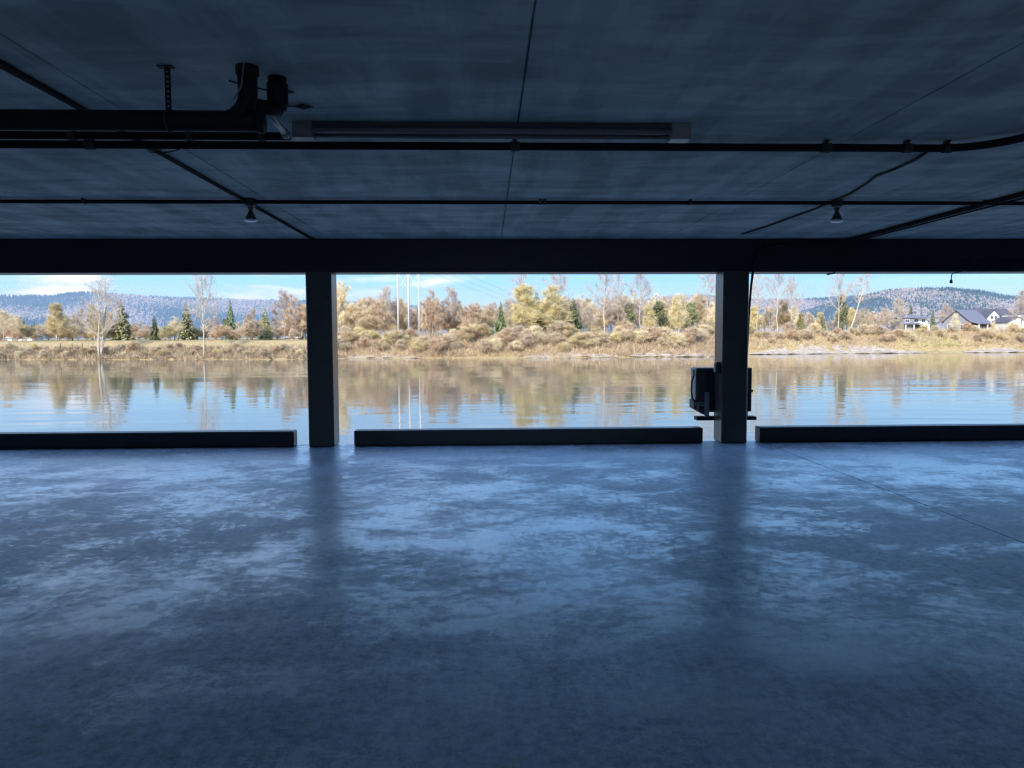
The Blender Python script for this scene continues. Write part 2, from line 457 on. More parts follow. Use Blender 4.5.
# --- long pipe across the whole ceiling, sweeping to the camera at right
r3 = .0265; z3 = CZ - .052; y3 = on_z(600, 146.8, z3).y
x_end = on_y(938, 146, y3).x
pts = [(XL, y3, z3), (-6, y3, z3), (-3, y3, z3), (0, y3, z3), (x_end - .2, y3, z3)]
R = .42
for i in range(0, 10):
    a = i * (PI / 2) / 9
    pts.append((x_end + R * math.sin(a), y3 - R + R * math.cos(a), z3))
pts += [(x_end + R, 3.5, z3), (x_end + R, 1.0, z3), (x_end + R, -3, z3)]
t = thing('sprinkler_pipe', 'long black pipe crossing the whole ceiling below the strip light and bending back at right', 'pipe', (0, y3, z3))
m = MB(); m.tube(rel(pts, t), r3, 16); m.build('pipe_run', M['conduit'], t, True)
for px in (90, 515, 826, 907, 947):
    xx = on_y(px, 146, y3).x
    m = MB(); m.tube([(xx - .03, 0, 0), (xx + .03, 0, 0)], .033, 14); m.box(xx - .012, xx + .012, -.012, .012, .0, CZ - z3)
    m.box(xx - .018, xx + .018, -.02, .02, CZ - z3 - .012, CZ - z3); m.build('pipe_clamp', M['strap'], t)
# loop of wire hanging from it at left
pw = [on_y(x, y, y3 - .05) for x, y in ((141, 141), (146, 148), (151, 152), (160, 153), (172, 151.5), (180, 149))]
t = tag((lambda m: (m.tube(pw, .004, 6), m.build('hanging_wire', M['cable'], None, True))[1])(MB()), 'thin loop of wire drooping under the long pipe at left', 'wire')

# --- thin conduit with two flood bulbs
y4 = 7.33; z4 = on_y(487, 202.3, y4).z
t = thing('lamp_conduit', 'thin dark conduit running across the ceiling linking the two flood bulbs', 'conduit', (0, y4, z4))
m = MB(); m.tube([(XL, 0, 0), (0, 0, 0), (XR, 0, 0)], .019, 10); m.build('conduit', M['conduit'], t, True)
for px in (84, 540, 545, 690, 985):
    xx = on_y(px, 202, y4).x
    m = MB(); m.box(xx - .012, xx + .012, -.03, .03, -.021, CZ - z4); m.build('clip', M['strap'], t)
for px, lab in ((250.5, 'unlit flood bulb hanging from ceiling near the left column'), (837, 'unlit flood bulb hanging from ceiling right of the right column')):
    xx = on_y(px, 205, y4).x
    t = thing('flood_lamp', lab, 'lamp', (xx, y4, CZ), 0, 'flood bulbs on the thin conduit')
    m = MB(); m.lathe([(.058, 0), (.058, -.05), (.05, -.062)][::-1], (0, 0, 0), 16); m.build('junction_box', M['steel'], t)
    m = MB(); m.lathe([(.03, -.062), (.028, -.085), (.020, -.095), (.020, -.115)][::-1], (0, 0, 0), 16); m.build('socket', M['bulbback'], t, True)
    m = MB(); m.lathe([(.036, -.060), (.044, -.074), (.030, -.076)][::-1], (0, 0, 0), 16); m.build('socket_rim', M['fixture'], t, True)
    m = MB(); m.lathe([(.018, -.112), (.024, -.128), (.040, -.160), (.056, -.190), (.060, -.197)][::-1], (0, 0, 0), 20); m.build('bulb', M['bulbback'], t, True)
    m = MB(); m.lathe([(.060, -.197), (.061, -.208), (.045, -.216), (.02, -.220)][::-1], (0, 0, 0), 20); m.build('bulb_face', M['bulb'], t, True)

# --- conduit beside the left ceiling joint and a thin wire next to it
xx = -2.33
m = MB(); m.tube([(xx, YB, CZ - .016), (xx, 0, CZ - .016), (xx, F - .01, CZ - .016)], .016, 10)
tag(m.build('ceiling_conduit', M['conduit'], None, True), 'straight conduit running along the ceiling towards the left column', 'conduit')
m = MB(); m.tube([(-2.42, YB, CZ - .005), (-2.43, 2, CZ - .006), (-2.37, 4.6, CZ - .006), (-2.35, 5.5, CZ - .006)], .005, 6)
tag(m.build('ceiling_wire', M['cable'], None, True), 'thin wire clipped along the left ceiling conduit', 'wire')
pw = [on_z(x, y, CZ - .012) for x, y in ((928, 151), (915, 160), (895, 169), (876, 176), (866, 184), (850, 194), (838, 199), (815, 209), (790, 218), (768, 226), (742, 234))]
m = MB(); m.tube(pw, .011, 8)
tag(m.build('ceiling_cable', M['cable'], None, True), 'crooked black cable on the ceiling passing the right flood bulb', 'cable')
# --- bundle of conduits on the right, running to the beam and over to the right column
xq = on_z(945, 212, CZ).x
t = thing('conduit_bundle', 'bundle of conduits along the ceiling at right turning down the right column', 'conduit', (xq, F, CZ))
xc = colB[1] + .035
for i, (dx, r, sag) in enumerate(((0, .024, 0), (.10, .014, .0), (.17, .010, .012))):
    m = MB()
    zz = CZ - r - .004 - sag
    yy = F - .03 - i * .03
    if i == 0:
        p = [(xq + dx, -4, zz), (xq + dx, F - .55, zz), (xq + dx - .03, F - .28, zz), (xq + dx - .16, F - .1, zz - .02), (xq + dx - .45, F - .045, zz - .05),
             (xc + .35, F - .04, zz - .06), (xc + .16, F - .035, zz - .085), (xc + .05, F - .03, zz - .16), (xc + .018, F - .03, zz - .26), (xc + .006, F - .02, BZ - .0),
             (xc - .004, F + .015, BZ - .2), (xc - .01, F + .05, BZ - .5), (xc - .015, F + .1, 1.25)]
        rr = [r] * 6 + [.026, .022, .02, .018, .016, .014, .014]
    else:
        p = [(xq + dx, -4, zz), (xq + dx + .02, 4, zz - .01), (xq + dx, 7, zz), (xq + dx - .02, F - .3, zz), (xq + dx - .14, F - .06 - r, zz - .02), (xq + dx - .4, F - .02 - r, zz - .05), (xc + .2, F - .02 - r, zz - .09 - .01 * i)]
        rr = r
    m.tube(p, rr, 10); m.build('conduit', M['conduit'] if i != 1 else M['steel'], t, True, loc=(-xq, -F, -CZ))
# thin pipe and hook on the beam at right
zc = on_y(930, 258, F).z
p = [on_y(*q, F - .015) for q in ((827, 274.5), (834.5, 273), (835, 268), (835.2, 258.5), (845, 258.2), (930, 257.5))]
m = MB(); m.tube(p + [(XR, F - .015, p[-1].z)], .011, 8)
tag(m.build('beam_conduit', M['cable'], None, True), 'thin dark conduit along the right beam ending in a hooked tail', 'conduit')
p = [on_y(*q, F - .012) for q in ((976, 259), (973, 266), (966, 270.5), (953.5, 273), (951.5, 275), (951.2, 280))]
m = MB(); m.tube(p, .007, 8); 
t = tag(m.build('hanging_pull', M['steel'], None, True), 'short rod hanging on a cable below the beam near the right edge', 'pull')
m = MB(); m.tube([p[-1], p[-1] + Vector((0, 0, -.045))], [.016, .02], 10); m.build('knob', M['steel'], t, True)

# --- equipment behind the right column
yo = F + .37
t = thing('equipment_cabinet', 'dark equipment cabinet with hose and tray on a bracket behind the right column', 'cabinet', (on_y(722, 418, yo).x, yo, on_y(722, 418, yo).z))
o = t.location
def q(px, py, Y=yo): 
    v = on_y(px, py, Y) - Vector(o); return v.x, v.z
x0, z1 = q(697.2, 368.2); x1, z0 = q(719, 402)
m = MB(); m.box(x0, x1 + .08, .02, .30, z0, z1, .012); m.build('cabinet_body', M['steel'], t)
xm = q(706, 390)[0]
m = MB(); m.box(xm, x1 + .02, .0, .02, z0 + .10, z1 - .01, .004); m.build('door', M['cable'], t)
m = MB(); m.box(x0 - .012, x0, .04, .29, z0 + .02, z1 - .005, .006); m.build('side_panel', M['greysteel'], t)
m = MB(); m.tube([(*q(695.0, 374)[:1], .03, q(695, 374)[1]), (q(692.3, 382)[0], .02, q(692.3, 382)[1]), (q(691.6, 391)[0], .01, q(691.6, 391)[1]), (q(693, 399)[0], .02, q(693, 399)[1]), (q(698, 404)[0], .03, q(698, 404)[1])], .012, 10)
m.build('hose', M['cable'], t, True)
m = MB(); m.box(q(697.4, 0)[0], q(699, 0)[0], .005, .02, q(0, 378)[1], q(0, 374)[1]); m.build('latch', M['steel'], t)
pl = [q(694.3, 400.5), q(706, 401.5), q(706, 415.5), q(694.3, 408.5)]
m = MB(); m.prism(pl[::-1], .03, .26); m.build('tray', M['steel'], t)
m = MB()
for yy in (402.8, 405.6):
    a, b = q(695, yy), q(705, yy); m.box(a[0], b[0], .012, .028, a[1] - .012, a[1] + .012)
a, b = q(697.5, 402), q(699, 411); m.box(a[0], b[0], .012, .028, b[1], a[1]); m.build('tray_bars', M['greysteel'], t)
a, b = q(704.6, 392), q(707.2, 417); m = MB(); m.box(a[0], b[0], -.03, .0, b[1], a[1]); m.box(b[0], b[0] + .02, -.03, .06, b[1], a[1]); m.build('bracket', M['greysteel'], t)
a, b = q(707, 402), q(720, 412.5); m = MB(); m.box(a[0], b[0] + .08, .06, .36, b[1], a[1], .01); m.build('motor_housing', M['cable'], t)
a, b = q(697, 417), q(756.5, 420); m = MB(); m.box(a[0], b[0], -.006, .16, b[1], a[1], .004); m.build('shelf', M['cable'], t)
a, b = q(740, 368), q(752.2, 411.8); m = MB(); m.box(a[0], b[0], .03, .30, b[1], a[1], .008); m.build('side_cabinet', M['steel'], t)
a, b = q(738, 411), q(749, 417); m = MB(); m.box(a[0], b[0], .05, .25, b[1], a[1]); m.build('foot', M['steel'], t)
a = q(752, 391.5); m = MB(); m.tube([(a[0] - .01, .1, a[1]), (a[0] + .03, .1, a[1])], [.012, .012], 10); m.tube([(a[0] + .02, .1, a[1]), (a[0] + .045, .1, a[1])], .02, 10); m.build('knob', M['steel'], t, True)
# small junction box on the river side of the column's left face
bx0 = on_y(713.4, 367, F + .2); 
t = thing('junction_box', 'small dark box clamped to the left face of the right column', 'box', (colB[0], F + .12, on_y(716, 373, F + .12).z))
hh = .155
m = MB(); m.box(-.055, -.008, -.05, .04, 0, hh, .006); m.build('box_body', M['steel'], t)
m = MB(); m.box(-.075, -.055, -.04, .03, .01, hh - .01, .004); m.build('cover', M['greysteel'], t)
m = MB(); m.box(-.008, .0, -.02, .02, .02, hh - .02); m.build('mount', M['cable'], t)
m = MB(); m.tube([(-.03, -.055, .0), (-.02, -.05, -.3), (-.012, -.03, -.62)], .006, 6); m.build('cord', M['cable'], t)

# ------------------------------------------------------------------ the river and far bank
WZ = -4.0
shore_px = [(-120, 361.4), (0, 359.8), (150, 359.7), (305, 359.5), (345, 358.4), (520, 358.2), (700, 356.8), (750, 354.6), (900, 353.2), (1024, 352.4), (1120, 351.6)]
shore = [on_z(x, y, WZ) for x, y in shore_px]
shore = [(p.x, p.y) for p in shore]
def lerp_list(L, x):
    if x <= L[0][0]: return L[0][1]
    for (a, fa), (b, fb) in zip(L[:-1], L[1:]):
        if x <= b: return fa + (fb - fa) * (x - a) / (b - a)
    return L[-1][1]
def ys(X): return lerp_list(shore, X)
def dist_x(px): 
    p = on_z(px, lerp_list(shore_px, px), WZ); return p.x
TOPL = [(dist_x(0), .85), (dist_x(305), .95), (dist_x(345), 1.2), (dist_x(700), 1.7), (dist_x(900), 2.6), (dist_x(1024), 2.9)]
def topz(X): return lerp_list(TOPL, X)
def land(X, Y):
    tt = Y - ys(X); T = topz(X)
    return lerp_list([(-8, -6.5), (0, WZ), (2.5, -3.35), (7, -3.3 + .42 * (T + 3.3)), (13, T - .25), (17, T), (70, T + .4), (2000, T + .6)], tt)

w = MB()
w.quad((-1500, -60, WZ), (1500, -60, WZ), (1500, 330, WZ), (-1500, 330, WZ))
struct('river', w, M['water'], label='calm wide river reflecting the far bank')
rnd = random.Random(5)
bk = MB()
Xs = [-1500, -600, -300] + [-215 + 1.6 * i for i in range(300)] + [340, 600, 1500]
Ts = [-6, -1, 0, 1, 2.5, 4, 5.5, 7, 8.5, 10, 11.5, 13, 15, 17, 22, 40, 80, 250, 700, 1500]
for X in Xs:
    jit = rnd.uniform(-.5, .5)
    for tt in Ts:
        Y = ys(X) + tt
        z = land(X, Y) + (rnd.uniform(-.12, .12) if 0 < tt < 18 else 0)
        bk.v.append((X, Y + (jit if tt < 10 else 0), z))
nT = len(Ts)
for i in range(len(Xs) - 1):
    for j in range(nT - 1):
        a = i * nT + j; bk.face((a, a + nT, a + nT + 1, a + 1))
struct('far_bank', bk, M['bank'], label='grassy far bank of the river')

def strip(name, px0, px1, tvals, mat, label, lift=.1, jit=.15, seed=1, prof=None):
    rr = random.Random(seed); b = MB(); xa, xb = dist_x(px0), dist_x(px1)
    n = max(4, int((xb - xa) / 1.2)); 
    for i in range(n + 1):
        X = xa + (xb - xa) * i / n; wv = .6 + .8 * rr.random(); e = min(1, 3 * min(i, n - i) / n + .15)
        for k, tt in enumerate(tvals):
            Y = ys(X) + (tt if k == 0 else tvals[0] + (tt - tvals[0]) * (.75 + .25 * wv) * (e if k else 1))
            b.v.append((X, Y, land(X, Y) + lift + rr.uniform(-jit, jit)))
    K = len(tvals)
    for i in range(n):
        for j in range(K - 1):
            a = i * K + j; b.face((a, a + K, a + K + 1, a + 1))
    return tag(b.build(name, mat), label, None, None, 'structure')
strip('beach', 750, 925, (.0, 1.5, 3, 4.5, 6), M['sand'], 'pale sand strip at the foot of the right bank', .14, .1, 3)
strip('gravel_bar', 525, 620, (.3, 1.2, 2.2, 3.4, 4.4), M['sand'], 'pale gravel bar at the foot of the middle bank', .14, .15, 4)
strip('gravel_bar', 630, 722, (.3, 1.2, 2.2, 3.4, 4.6), M['sand'], 'pale gravel bar just left of the right column', .14, .15, 6)
strip('gravel_bar', 965, 1040, (.2, 1.2, 2.4, 3.6), M['sand'], 'pale gravel bar at the far right edge', .14, .12, 7)
strip('gravel_bar', 338, 420, (.3, 1.0, 1.8, 2.6), M['sand'], 'narrow pale gravel edge just right of the left column', .12, .12, 8)
strip('lawn', 914, 972, (5, 7, 9, 11, 13, 15), M['lawn'], 'green lawn slope in front of the houses', .16, .05, 9)

# ------------------------------------------------------------------ vegetation generators
def rdir(r, up=0.0):
    while True:
        v = Vector((r.uniform(-1, 1), r.uniform(-1, 1), r.uniform(-1, 1)))
        if .1 < v.length < 1: break
    v.normalize(); v.z += up
    return v.normalized()
def blade(mb, r, p, d, L, wd):
    s_ = d.cross(rdir(r)).normalized() * wd * .5
    mb.tri(p - s_, p + s_, p + d * L)
def gen_bare(seed, H, tr, cb, spread, limbs, subs, twigs, tl, tw, stems=1, up=.75, lean=0):
    r = random.Random(seed); W = MB(); T = MB()
    segs = []
    for st in range(stems):
        a0 = r.uniform(0, 2 * PI); off = 0 if stems == 1 else tr * 1.6
        hh = H * (1 if st == 0 else r.uniform(.75, .95))
        ln = lean if stems == 1 else lean + r.uniform(.03, .16)
        pts = []; x = math.cos(a0) * off; y = math.sin(a0) * off
        nseg = 7
        for i in range(nseg + 1):
            k = i / nseg
            pts.append(Vector((x + (math.cos(a0) if not lean else 1) * ln * hh * k + r.uniform(-1, 1) * .012 * H * (k > 0), y + math.sin(a0) * ln * hh * k * (0 if lean else 1) + r.uniform(-1, 1) * .012 * H * (k > 0), hh * .93 * k)))
        W.tube(pts, [tr * (1 - .86 * (i / nseg)) for i in range(nseg + 1)], 7)
        def at(k):
            q_ = k * nseg; i = min(int(q_), nseg - 1); return pts[i].lerp(pts[i + 1], q_ - i)
        nl = max(3, limbs // stems)
        for j in range(nl):
            k = cb + (1 - cb) * ((j + r.random()) / nl) ** .9
            k = min(k, .985); p = at(k); az = j * 2.4 + r.uniform(-.5, .5)
            kk = (k - cb) / (1 - cb)
            Ln = spread * H * (1 - .72 * kk) * r.uniform(.7, 1.15)
            d = Vector((math.cos(az), math.sin(az), up * r.uniform(.6, 1.4))).normalized()
            lp = [p]; dd = d.copy()
            for s_ in range(3):
                dd = (dd + rdir(r) * .22 + Vector((0, 0, .12))).normalized(); lp.append(lp[-1] + dd * Ln / 3)
            rad = tr * .42 * (1 - .6 * kk)
            W.tube(lp, [rad, rad * .7, rad * .45, rad * .2], 5, False)
            segs += [(lp[1], lp[2], 1), (lp[2], lp[3], 1.3)]
            for s_ in range(subs):
                i = r.randrange(1, 3); q0 = lp[i].lerp(lp[i + 1], r.random()); d2 = ((lp[i + 1] - lp[i]).normalized() + rdir(r, .25) * .8).normalized()
                L2 = Ln * r.uniform(.3, .55); q1 = q0 + d2 * L2 * .5; q2 = q1 + (d2 + rdir(r, .3) * .3).normalized() * L2 * .5
                W.tube([q0, q1, q2], [rad * .4, rad * .28, rad * .12], 4, False)
                segs += [(q0, q1, 1), (q1, q2, 1.6)]
        segs.append((at(.8), at(1), 1))
    wsum = [s_[2] * (s_[1] - s_[0]).length for s_ in segs]
    for a, b, _ in r.choices(segs, wsum, k=twigs):
        p = a.lerp(b, r.random()); d = ((b - a).normalized() * .7 + rdir(r, .35)).normalized()
        L = tl * r.uniform(.5, 1.2)
        blade(T, r, p, d, L, tw)
        if r.random() < .6:
            blade(T, r, p + d * L * .4, (d + rdir(r, .1) * .7).normalized(), L * .6, tw * .75)
    return W, T
def gen_fir(seed, H, base_r, density=1.0, cb=.06, droop=.35, gap=0.0):
    r = random.Random(seed); W = MB(); T = MB()
    W.tube([(0, 0, 0), (0, 0, H * .5), (0, 0, H * .98)], [H * .017, H * .01, H * .002], 7)
    n = int(46 * density)
    for i in range(n):
        k = cb + (1 - cb) * i / n; z = k * H
        Rr = base_r * (1 - k) ** .85 * r.uniform(.75, 1.1) + .05 * base_r
        nb = max(5, int(13 * (1 - k) + 5))
        for j in range(nb):
            if r.random() < gap: continue
            az = r.uniform(0, 2 * PI); L = Rr * r.uniform(.6, 1.1)
            d = Vector((math.cos(az), math.sin(az), 0)); sd = Vector((-d.y, d.x, 0))
            p = Vector((0, 0, z)); tip = p + d * L + Vector((0, 0, -droop * L * r.uniform(.3, 1.3)))
            mid_ = p.lerp(tip, .5) + Vector((0, 0, .10 * L))
            wd = .16 * L + .12
            T.tri(p, mid_ - sd * wd, tip); T.tri(p, tip, mid_ + sd * wd)
            for q_ in range(2):
                m_ = p.lerp(tip, r.uniform(.4, .9)); T.tri(m_ - sd * wd * .5, m_ + sd * wd * .5, m_ + (d * .5 + sd * r.uniform(-.8, .8) + Vector((0, 0, -.7))) * wd * 1.3)
    return W, T
def gen_bushy(seed, H, Rr, n, leaf, taper=.5):
    r = random.Random(seed); W = MB(); T = MB()
    W.tube([(0, 0, 0), (.1, 0, H * .4), (-.1, .1, H * .85)], [H * .02, H * .014, H * .004], 7)
    blobs = []
    for i in range(22):
        k = r.uniform(.12, .95); a = r.uniform(0, 2 * PI); q_ = Rr * (1 - taper * k) * r.uniform(.1, .8)
        blobs.append((Vector((math.cos(a) * q_, math.sin(a) * q_, k * H)), Rr * r.uniform(.25, .5) * (1 - taper * k * .8)))
    for b, rad in blobs[:12]:
        W.tube([(0, 0, max(.05, b.z - rad * 1.5)), tuple(b)], [H * .008, H * .002], 4, False)
    for i in range(n):
        b, rad = r.choice(blobs); d = rdir(r); p = b + d * rad * r.uniform(.6, 1.0)
        blade(T, r, p, rdir(r, .2), leaf * r.uniform(.7, 1.4), leaf * .8)
    return W, T

KIND = {}
def kind(name, gens, H, wood, tw, woodmat, leafmat):
    KIND[name] = (wood, tw, H, [(W.mesh(wood, M[woodmat], True), T.mesh(tw, M[leafmat])) for W, T in gens])
kind('tall', [gen_bare(s_, 22, .26, .30, .36, 26, 5, 2100, 1.6, .05, up=.95) for s_ in (1, 2, 3)], 22, 'trunk', 'twigs', 'palebark', 't_grey')
kind('wide', [gen_bare(11, 22, .30, .22, .36, 30, 5, 2000, 1.5, .055, stems=3)], 22, 'trunk', 'twigs', 'palebark', 't_grey')
kind('lean', [gen_bare(21, 20, .26, .40, .22, 22, 4, 1000, 1.4, .05, lean=.30)], 20, 'trunk', 'twigs', 'palebark', 't_grey')
kind('bare', [gen_bare(s_, 14, .17, .22, .33, 30, 5, 3800, 1.4, .06, stems=n_) for s_, n_ in ((31, 1), (32, 3), (33, 2))], 14, 'trunk', 'twigs', 'palebark', 't_tan')
kind('grey', [gen_bare(s_, 15, .18, .25, .34, 28, 5, 3600, 1.4, .058, stems=n_) for s_, n_ in ((41, 1), (42, 2))], 15, 'trunk', 'twigs', 'bark', 't_grey')
kind('russet', [gen_bare(s_, 12, .16, .10, .36, 36, 5, 7000, 1.3, .06, stems=n_) for s_, n_ in ((51, 3), (52, 2))], 12, 'trunk', 'twigs', 'bark', 't_orange')
kind('willow', [gen_bare(s_, 13, .2, .08, .30, 38, 5, 7500, 1.4, .055, stems=n_, up=.9) for s_, n_ in ((61, 1), (62, 2))], 13, 'trunk', 'twigs', 'palebark', 't_yellow')
kind('fir', [gen_fir(s_, 13, 3.0) for s_ in (71, 72)], 13, 'trunk', 'foliage', 'darkbark', 'fir')
kind('palefir', [gen_fir(s_, 13, 3.6, 1.0, .05, .2, .15) for s_ in (81, 82)], 13, 'trunk', 'foliage', 'bark', 'firpale')
kind('ivy', [gen_bushy(s_, 12, 3.4, 5200, .34) for s_ in (91, 92)], 12, 'trunk', 'foliage', 'darkbark', 'ivy')
kind('shrub', [gen_bare(s_, 4.5, .06, .05, .5, 26, 4, 2200, 1.2, .055, stems=4, up=.8) for s_ in (95, 96)], 4.5, 'stem', 'twigs', 'bark', 't_tan')
kind('redshrub', [gen_bare(s_, 4.5, .06, .05, .5, 26, 4, 2200, 1.2, .055, stems=4, up=.8) for s_ in (97, 98)], 4.5, 'stem', 'twigs', 'bark', 't_red')
kind('goldshrub', [gen_bare(s_, 4.5, .06, .05, .45, 26, 4, 2200, 1.2, .055, stems=3, up=.9) for s_ in (99, 100)], 4.5, 'stem', 'twigs', 'bark', 't_yellow')
KNAME = dict(tall='tall_bare_tree', wide='spreading_bare_tree', lean='leaning_bare_tree', bare='bare_tree', grey='bare_tree', russet='russet_tree', willow='willow_tree', fir='fir_tree', palefir='fir_tree', ivy='ivy_covered_tree', shrub='shrub')
vrnd = random.Random(77)
cnt = {}
def plant(kd, px, top, tback, label, group=None, wide=1.0, rz=None):
    wood, tw, H, protos = KIND[kd]
    # stand it on the land tback metres behind the shoreline
    X = dist_x(px)
    for _ in range(4):
        Y = ys(X) + tback; X = on_y(px, 340, Y).x
    Y = ys(X) + tback
    z = land(X, Y) - .15
    h = on_y(px, top, Y).z - z
    i = cnt.get(kd, 0); cnt[kd] = i + 1
    wm, tm = protos[i % len(protos)]
    sc = h / H
    o = thing(KNAME[kd], label, 'shrub' if kd == 'shrub' else 'tree', (X, Y, z), vrnd.uniform(0, 6.28) if rz is None else rz, group)
    o.scale = (sc * wide, sc * wide, sc)
    link(wood, wm, o); link(tw, tm, o)
    return o

HEROES = [
 ('bare', 4, 311, 22, 'tan leafless tree at the extreme left edge above the levee', 1.1),
 ('bare', 16, 314, 40, 'tan leafless tree behind the low white shed at far left', 1.1),
 ('fir', 25, 319, 60, 'dark conifer behind the white shed, left of a second one', 1.0),
 ('fir', 35, 321, 55, 'dark conifer just right of the white shed roof', 1.1),
 ('willow', 57, 304, 26, 'broad yellow-green leafless tree between the white shed and the spreading tree', 1.25),
 ('bare', 78, 309, 40, 'tan leafless tree filling the gap between two yellow-green trees at left', 1.0),
 ('wide', 98, 272, 1.2, 'tall many-stemmed pale leafless tree rooted at the water on the left bank', .95),
 ('willow', 96, 305, 24, 'yellow-green leafless tree directly behind the tall many-stemmed tree', 1.0),
 ('palefir', 123, 299, 30, 'pale green ragged conifer right of the tall many-stemmed tree', 1.2),
 ('bare', 110, 312, 45, 'tan leafless tree between the many-stemmed tree and the pale ragged conifer', 1.0),
 ('fir', 155, 315, 34, 'dark green conifer alone against the blue hill in the left opening', 1.3),
 ('palefir', 187, 301, 34, 'ragged pale conifer touching the slender white-trunked tree from the left', 1.1),
 ('bare', 174, 317, 22, 'low tan leafless tree left of the slender white-trunked tree', 1.3),
 ('tall', 204, 264, 1.2, 'slender white-trunked leafless tree standing at the water in the left opening', .8),
 ('fir', 231, 298, 30, 'tall narrow pointed dark conifer right of the slender white-trunked tree', .85),
 ('ivy', 226, 318, 26, 'low green bushy tree at the foot of the tall narrow conifer', .9),
 ('bare', 250, 309, 28, 'tan leafless tree between the two pointed conifers near the left column', .95),
 ('palefir', 266, 306, 28, 'yellow-green pointed conifer left of the left column', 1.0),
 ('grey', 285, 292, 32, 'grey leafless tree with open crown left of the left column', 1.0),
 ('russet', 300, 297, 28, 'russet leafless tree partly hidden by the left column', 1.1),
 ('russet', 340, 282, 26, 'tall russet leafless tree just right of the left column', .75),
 ('russet', 358, 300, 22, 'low round russet tree right of the left column', 1.1),
 ('russet', 379, 299, 24, 'round russet tree immediately left of the white power poles', 1.15),
 ('grey', 386, 286, 36, 'grey leafless tree rising above the russet trees left of the power poles', .8),
 ('bare', 410, 316, 55, 'small tan leafless tree seen between the legs of the power pylon', 1.0),
 ('russet', 432, 292, 24, 'tall blocky russet tree immediately right of the white power poles', .9),
 ('grey', 452, 289, 32, 'grey leafless tree standing right of the blocky russet tree', .9),
 ('russet', 474, 304, 26, 'low russet tree left of the small dark fir in the middle opening', 1.2),
 ('fir', 501, 300, 22, 'small dark green fir standing alone in the middle opening', 1.0),
 ('fir', 491, 317, 22, 'smallest dark fir at the left foot of the lone fir', 1.1),
 ('willow', 524, 286, 24, 'conical yellow leafless tree right of the lone dark fir', 1.5),
 ('tall', 521, 268, 34, 'thin grey leafless tree rising behind the conical yellow tree', .9),
 ('palefir', 537, 291, 26, 'green ragged conifer between the two conical yellow trees', 1.5),
 ('willow', 554, 287, 22, 'conical golden leafless tree in the middle of the middle opening', 1.5),
 ('tall', 557, 262, 32, 'tall grey leafless tree rising behind the conical golden tree', .9),
 ('fir', 573, 297, 26, 'dark conifer at the right of the conical golden tree', 1.5),
 ('grey', 588, 305, 28, 'low grey leafless tree right of the golden cone and its dark conifer', 1.1),
 ('tall', 604, 258, 10, 'tallest white-trunked leafless tree in the middle opening', .75),
 ('tall', 618, 272, 26, 'slim pale leafless tree just right of the tallest white-trunked one', .7),
 ('tall', 640, 268, 24, 'pale open-crowned leafless tree midway to the right column', 1.0),
 ('ivy', 630, 303, 24, 'dark ivy-covered tree under the open-crowned pale tree', 1.0),
 ('willow', 648, 306, 20, 'yellowish leafless tree left of centre in the ivy thicket by the right column', 1.1),
 ('ivy', 660, 300, 34, 'olive bushy tree beneath the hilltop left of the right column', 1.2),
 ('willow', 676, 296, 22, 'thin yellow leafless tree in front of the hilltop near the right column', .8),
 ('ivy', 692, 302, 26, 'olive bushy tree touching the equipment side of the right column', 1.0),
 ('tall', 708, 264, 22, 'tall grey leafless tree seen just left of the right column', .85),
 ('bare', 712, 303, 14, 'tan leafless tree low beside the left face of the right column', 1.0),
 ('tall', 757, 268, 18, 'pale leafless tree touching the right face of the right column', .7),
 ('tall', 777, 262, 12, 'tall dark-footed leafless tree second from the right column', .8),
 ('tall', 791, 276, 24, 'thin leafless tree third from the right column', .7),
 ('willow', 783, 301, 26, 'yellow-green leafless tree behind the thin trunks right of the right column', 1.1),
 ('palefir', 800, 313, 30, 'bright yellow-green low tree right of the yellow leafless one', 1.2),
 ('fir', 812, 317, 40, 'small dark fir left of the ivy-covered tree in the right opening', 1.0),
 ('palefir', 822, 314, 36, 'small light green conifer next to the ivy-covered tree', 1.1),
 ('ivy', 842, 293, 22, 'tall ivy-covered tree with two white trunks in front', .8),
 ('tall', 838, 266, 14, 'upright white-trunked leafless tree in front of the ivy-covered tree', .75),
 ('lean', 849, 264, 14, 'white-trunked leafless tree leaning right in front of the ivy-covered tree', .95),
 ('bare', 868, 308, 22, 'tan leafless tree between the leaning trunk and the houses', 1.2),
 ('grey', 897, 299, 20, 'grey-tan spreading leafless tree left of the grey boxy house', 1.1),
 ('fir', 910, 303, 75, 'dark fir rising behind the grey boxy house', .9),
 ('fir', 932, 308, 80, 'dark fir between the boxy house and the large gabled house', .9),
 ('grey', 944, 303, 95, 'grey leafless tree behind the gap between the houses', 1.2),
 ('bare', 955, 314, 12, 'tan leafless sapling standing in front of the large grey gable', .8),
 ('grey', 1021, 292, 12, 'grey leafless tree at the extreme right edge of the photo', 1.0),
 ('bare', 992, 320, 9, 'low tan leafless sapling in front of the white gabled house', .8),
]
for kd, px, top, tb, lb, wd in HEROES:
    plant(kd, px, top, tb, lb, None, wd, rz=(0 if kd == 'lean' else None))
def fill(n, px0, px1, top0, top1, t0, t1, kinds, label, group):
    for i in range(n):
        px = px0 + (px1 - px0) * (i + vrnd.random()) / n
        plant(vrnd.choice(kinds), px, vrnd.uniform(top0, top1), vrnd.uniform(t0, t1), label, group, vrnd.uniform(1.0, 1.35))
fill(40, -30, 306, 314, 328, 48, 85, ['bare', 'bare', 'grey'], 'low leafless tree in the woodland row behind the levee left of the left column', 'low trees behind the left levee')
fill(40, 330, 500, 297, 312, 32, 75, ['russet', 'bare', 'russet', 'grey'], 'leafless tree in the dense russet wood between the left column and the lone fir', 'russet wood trees')
